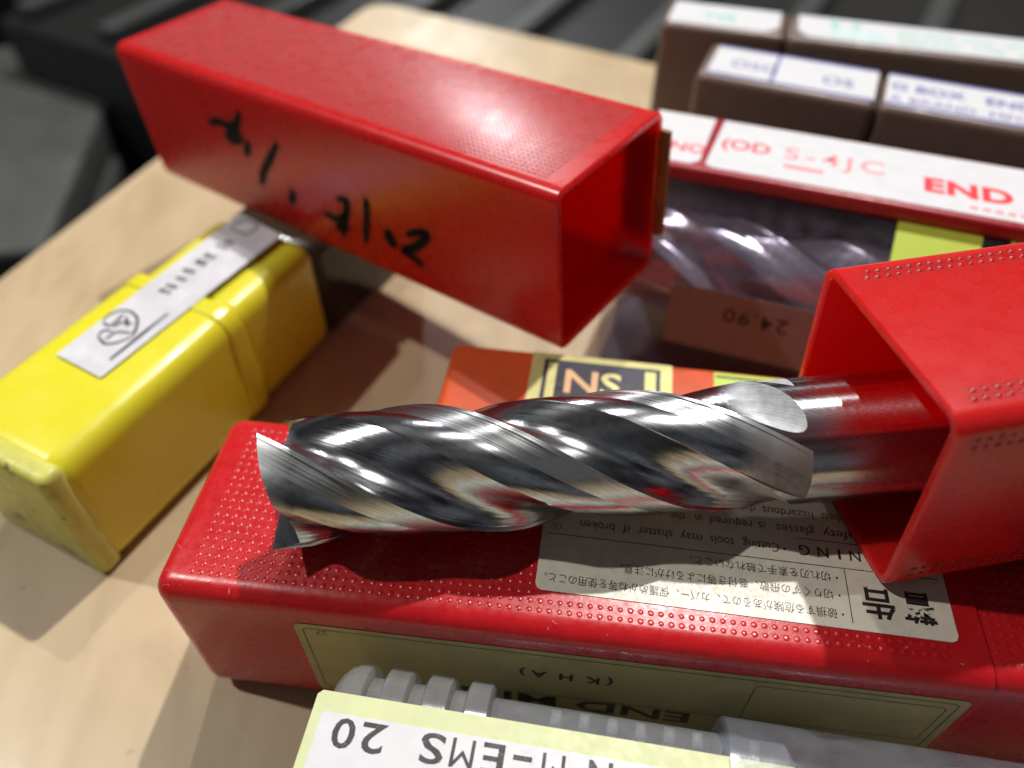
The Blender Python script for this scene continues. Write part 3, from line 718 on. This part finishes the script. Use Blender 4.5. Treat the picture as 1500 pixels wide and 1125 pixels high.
for x, d in ((xS+3, -1.0), (xS, -1.0), (xS, 0.15), (xS+.3, .5), (xS+60, .5), (xS+75, .5), (xS+76, -.3)): tr(x, d, 7.2)
V, F = loft(rings)
mesh_obj('outer_sleeve', V, [tuple(reversed(f)) for f in F], SLEEVE, tube, smooth=35)
# ratchet teeth along the shoulder of the inner tube
for k in range(8):
    x = px((808+k*41, 1036+k*6), MT, Plane((0, 0, 9), X, Y))[0]
    rbox('ratchet_slot', (x, 7.0, 6.2), (x+1.5, 9.2, 9.25), 0.25, SLOT, tube, seg=2)
PTt = Plane((0, 0, 13.0), X, Y)
xl0 = -0.2
lbl = sheet('size_label', PTt, [(xl0+.4, 5.2), (xl0-.2, 4.6), (xl0-.2, -9), (xS+8, -9), (xS+8, 5.2)], LIME, tube, z=0.22, t=0.12)
sheet('label_field', PTt, rr(0.9, -5.4, xS+7, 2.6, .5), WHITE, lbl, z=0.25, t=0.02)
PTr = Plane(PTt.at(xS+7, 2.6, 0), -X, -Y)
for ch, xc, w_ in (("0", 497, 33), ("2", 540, 36), ("S", 628, 36), ("M", 673, 34), ("E", 718, 32), ("-", 761, 28), ("M", 807, 34), ("N", 877, 36)):
    y_ = 4.15 if ch != "-" else 4.15
    ta = px_x(MT, PTr, y_, xc+w_/2); tb_ = px_x(MT, PTr, y_, xc-w_/2)
    o_ = text('print', ch, PTr, 0, 0.55, 5.1, GREYINK, lbl, z=.275, bold=0.0 if ch == 'M' else .014)
    co = [PTr.e1.dot(v.co/U-PTr.o) for v in o_.data.vertices]; lo_, hi_ = min(co), max(co); k_ = (tb_-ta)/(hi_-lo_)
    for v, c_ in zip(o_.data.vertices, co): v.co += PTr.e1*((ta+(c_-lo_)*k_)-c_)*U
Mt = MT @ Matrix.Translation(Vector((20, 0, -2.0))*U)
th = thing('tubed_cutter', 'bright steel cutter shank inside the frosted clear tube', 'cutter', Mt)
rings = [[(x, r*math.cos(2*math.pi*k/48), r*math.sin(2*math.pi*k/48)) for k in range(48)] for x, r in ((0, 7.6), (.8, 8.4), (xS-13, 8.4), (xS-12, 7.6), (xS-8, 8.4), (95, 8.4))]
V, F = loft(rings, True, True)
o = mesh_obj('shank', V, [tuple(reversed(f)) for f in F], BRIGHT, th, smooth=30); o.data.uv_layers.new(name='UVMap')

# ------------------------------------------------------------------ dim things beyond the board
def far(p, z):
    d = CAM_R @ Vector(((p[0]-750)/FPX, (562.5-p[1])/FPX, -1)); t = (z-CAM_H)/d.z
    return Vector((0, 0, CAM_H))+d*t
# grey equipment case with a black soft bag standing behind it, on the floor to the left of the table
g = thing('equipment_case', 'grey plastic equipment case on the floor beside the board', 'case', frame((-520, 560, -330), 0.15))
rbox('body', (-190, -170, 0), (190, 170, 105), 5, GREYCASE, g)
rbox('lid', (-186, -166, 106), (186, 166, 140), 5, GREYCASE, g)
rbox('handle', (-40, -186, 70), (40, -171, 90), 5, BLACKP, g)
bg_ = thing('black_bag', 'black soft bag standing on the floor behind the grey case', 'bag', frame((-420, 940, -330), -0.1))
rbox('body', (-330, -110, 0), (260, 130, 330), 60, BLACKP, bg_)
rbox('flap', (-320, -122, 190), (250, -112, 318), 5, BLACKP, bg_)
# black slatted crate beyond the far edge
s = thing('slatted_crate', 'black plastic crate with grey slats beyond the far board edge', 'crate', frame((60, 700, -330), -0.5))
rbox('tray', (-420, -260, 0), (520, 330, 190), 8, BLACKP, s)
for k in range(10):
    rbox('slat', (-400+k*95, -250, 191), (-382+k*95, 320, 203), 3, DKGREY, s, seg=2)
c = thing('beige_carton', 'beige cardboard carton beyond the brown cases', 'carton', frame((420, 800, -330), -0.3))
rbox('body', (-70, 0, 0), (260, 180, 300), 3, BEIGE, c); rbox('flap', (-70, -4, 301), (95, 182, 304), 1, BEIGE, c); rbox('flap', (96, -4, 301), (260, 182, 304), 1, BEIGE, c)

# ------------------------------------------------------------------ lint
V = []; F = []
def hair(p, nrm, L_, w):
    t1 = nrm.orthogonal().normalized(); t2 = nrm.cross(t1); a_ = random.uniform(0, 6.28); q = p+nrm*.04; k_ = random.uniform(-1, 1)
    for s_ in range(5):
        d = t1*math.cos(a_)+t2*math.sin(a_); e = nrm.cross(d)
        V.extend([q-e*w, q+e*w, q+nrm*w*1.6]); q = q+d*L_/5+nrm*random.uniform(-.02, .05); a_ += k_*random.uniform(.2, .9)
    b_ = len(V)-15
    for s_ in range(4):
        for u_ in range(3): F.append((b_+3*s_+u_, b_+3*s_+(u_+1) % 3, b_+3*s_+3+(u_+1) % 3, b_+3*s_+3+u_))
me = fb.data
pa_ = np.empty(len(me.polygons)); me.polygons.foreach_get('area', pa_)
for ii_ in random.choices(range(len(pa_)), weights=pa_.tolist(), k=300):
    pg = me.polygons[ii_]
    nn_ = (M_m.to_3x3() @ pg.normal).normalized()
    if nn_.z < 0.1: continue
    hair(M_m @ pg.center/U, nn_, random.uniform(.4, 1.9), random.uniform(.026, .046))
for _ in range(90):
    hair((MB @ (Vector((random.uniform(2, 108), random.uniform(0.6, 26), HB+.05))*U))/U, Z.copy(), random.uniform(.3, 1.3), random.uniform(.012, .028))
lo = mesh_obj('lint_fibres', V, F, LINT); lo['kind'] = 'stuff'; lo['label'] = 'fine white lint fibres scattered over the steel and red plastic'; lo['category'] = 'lint'
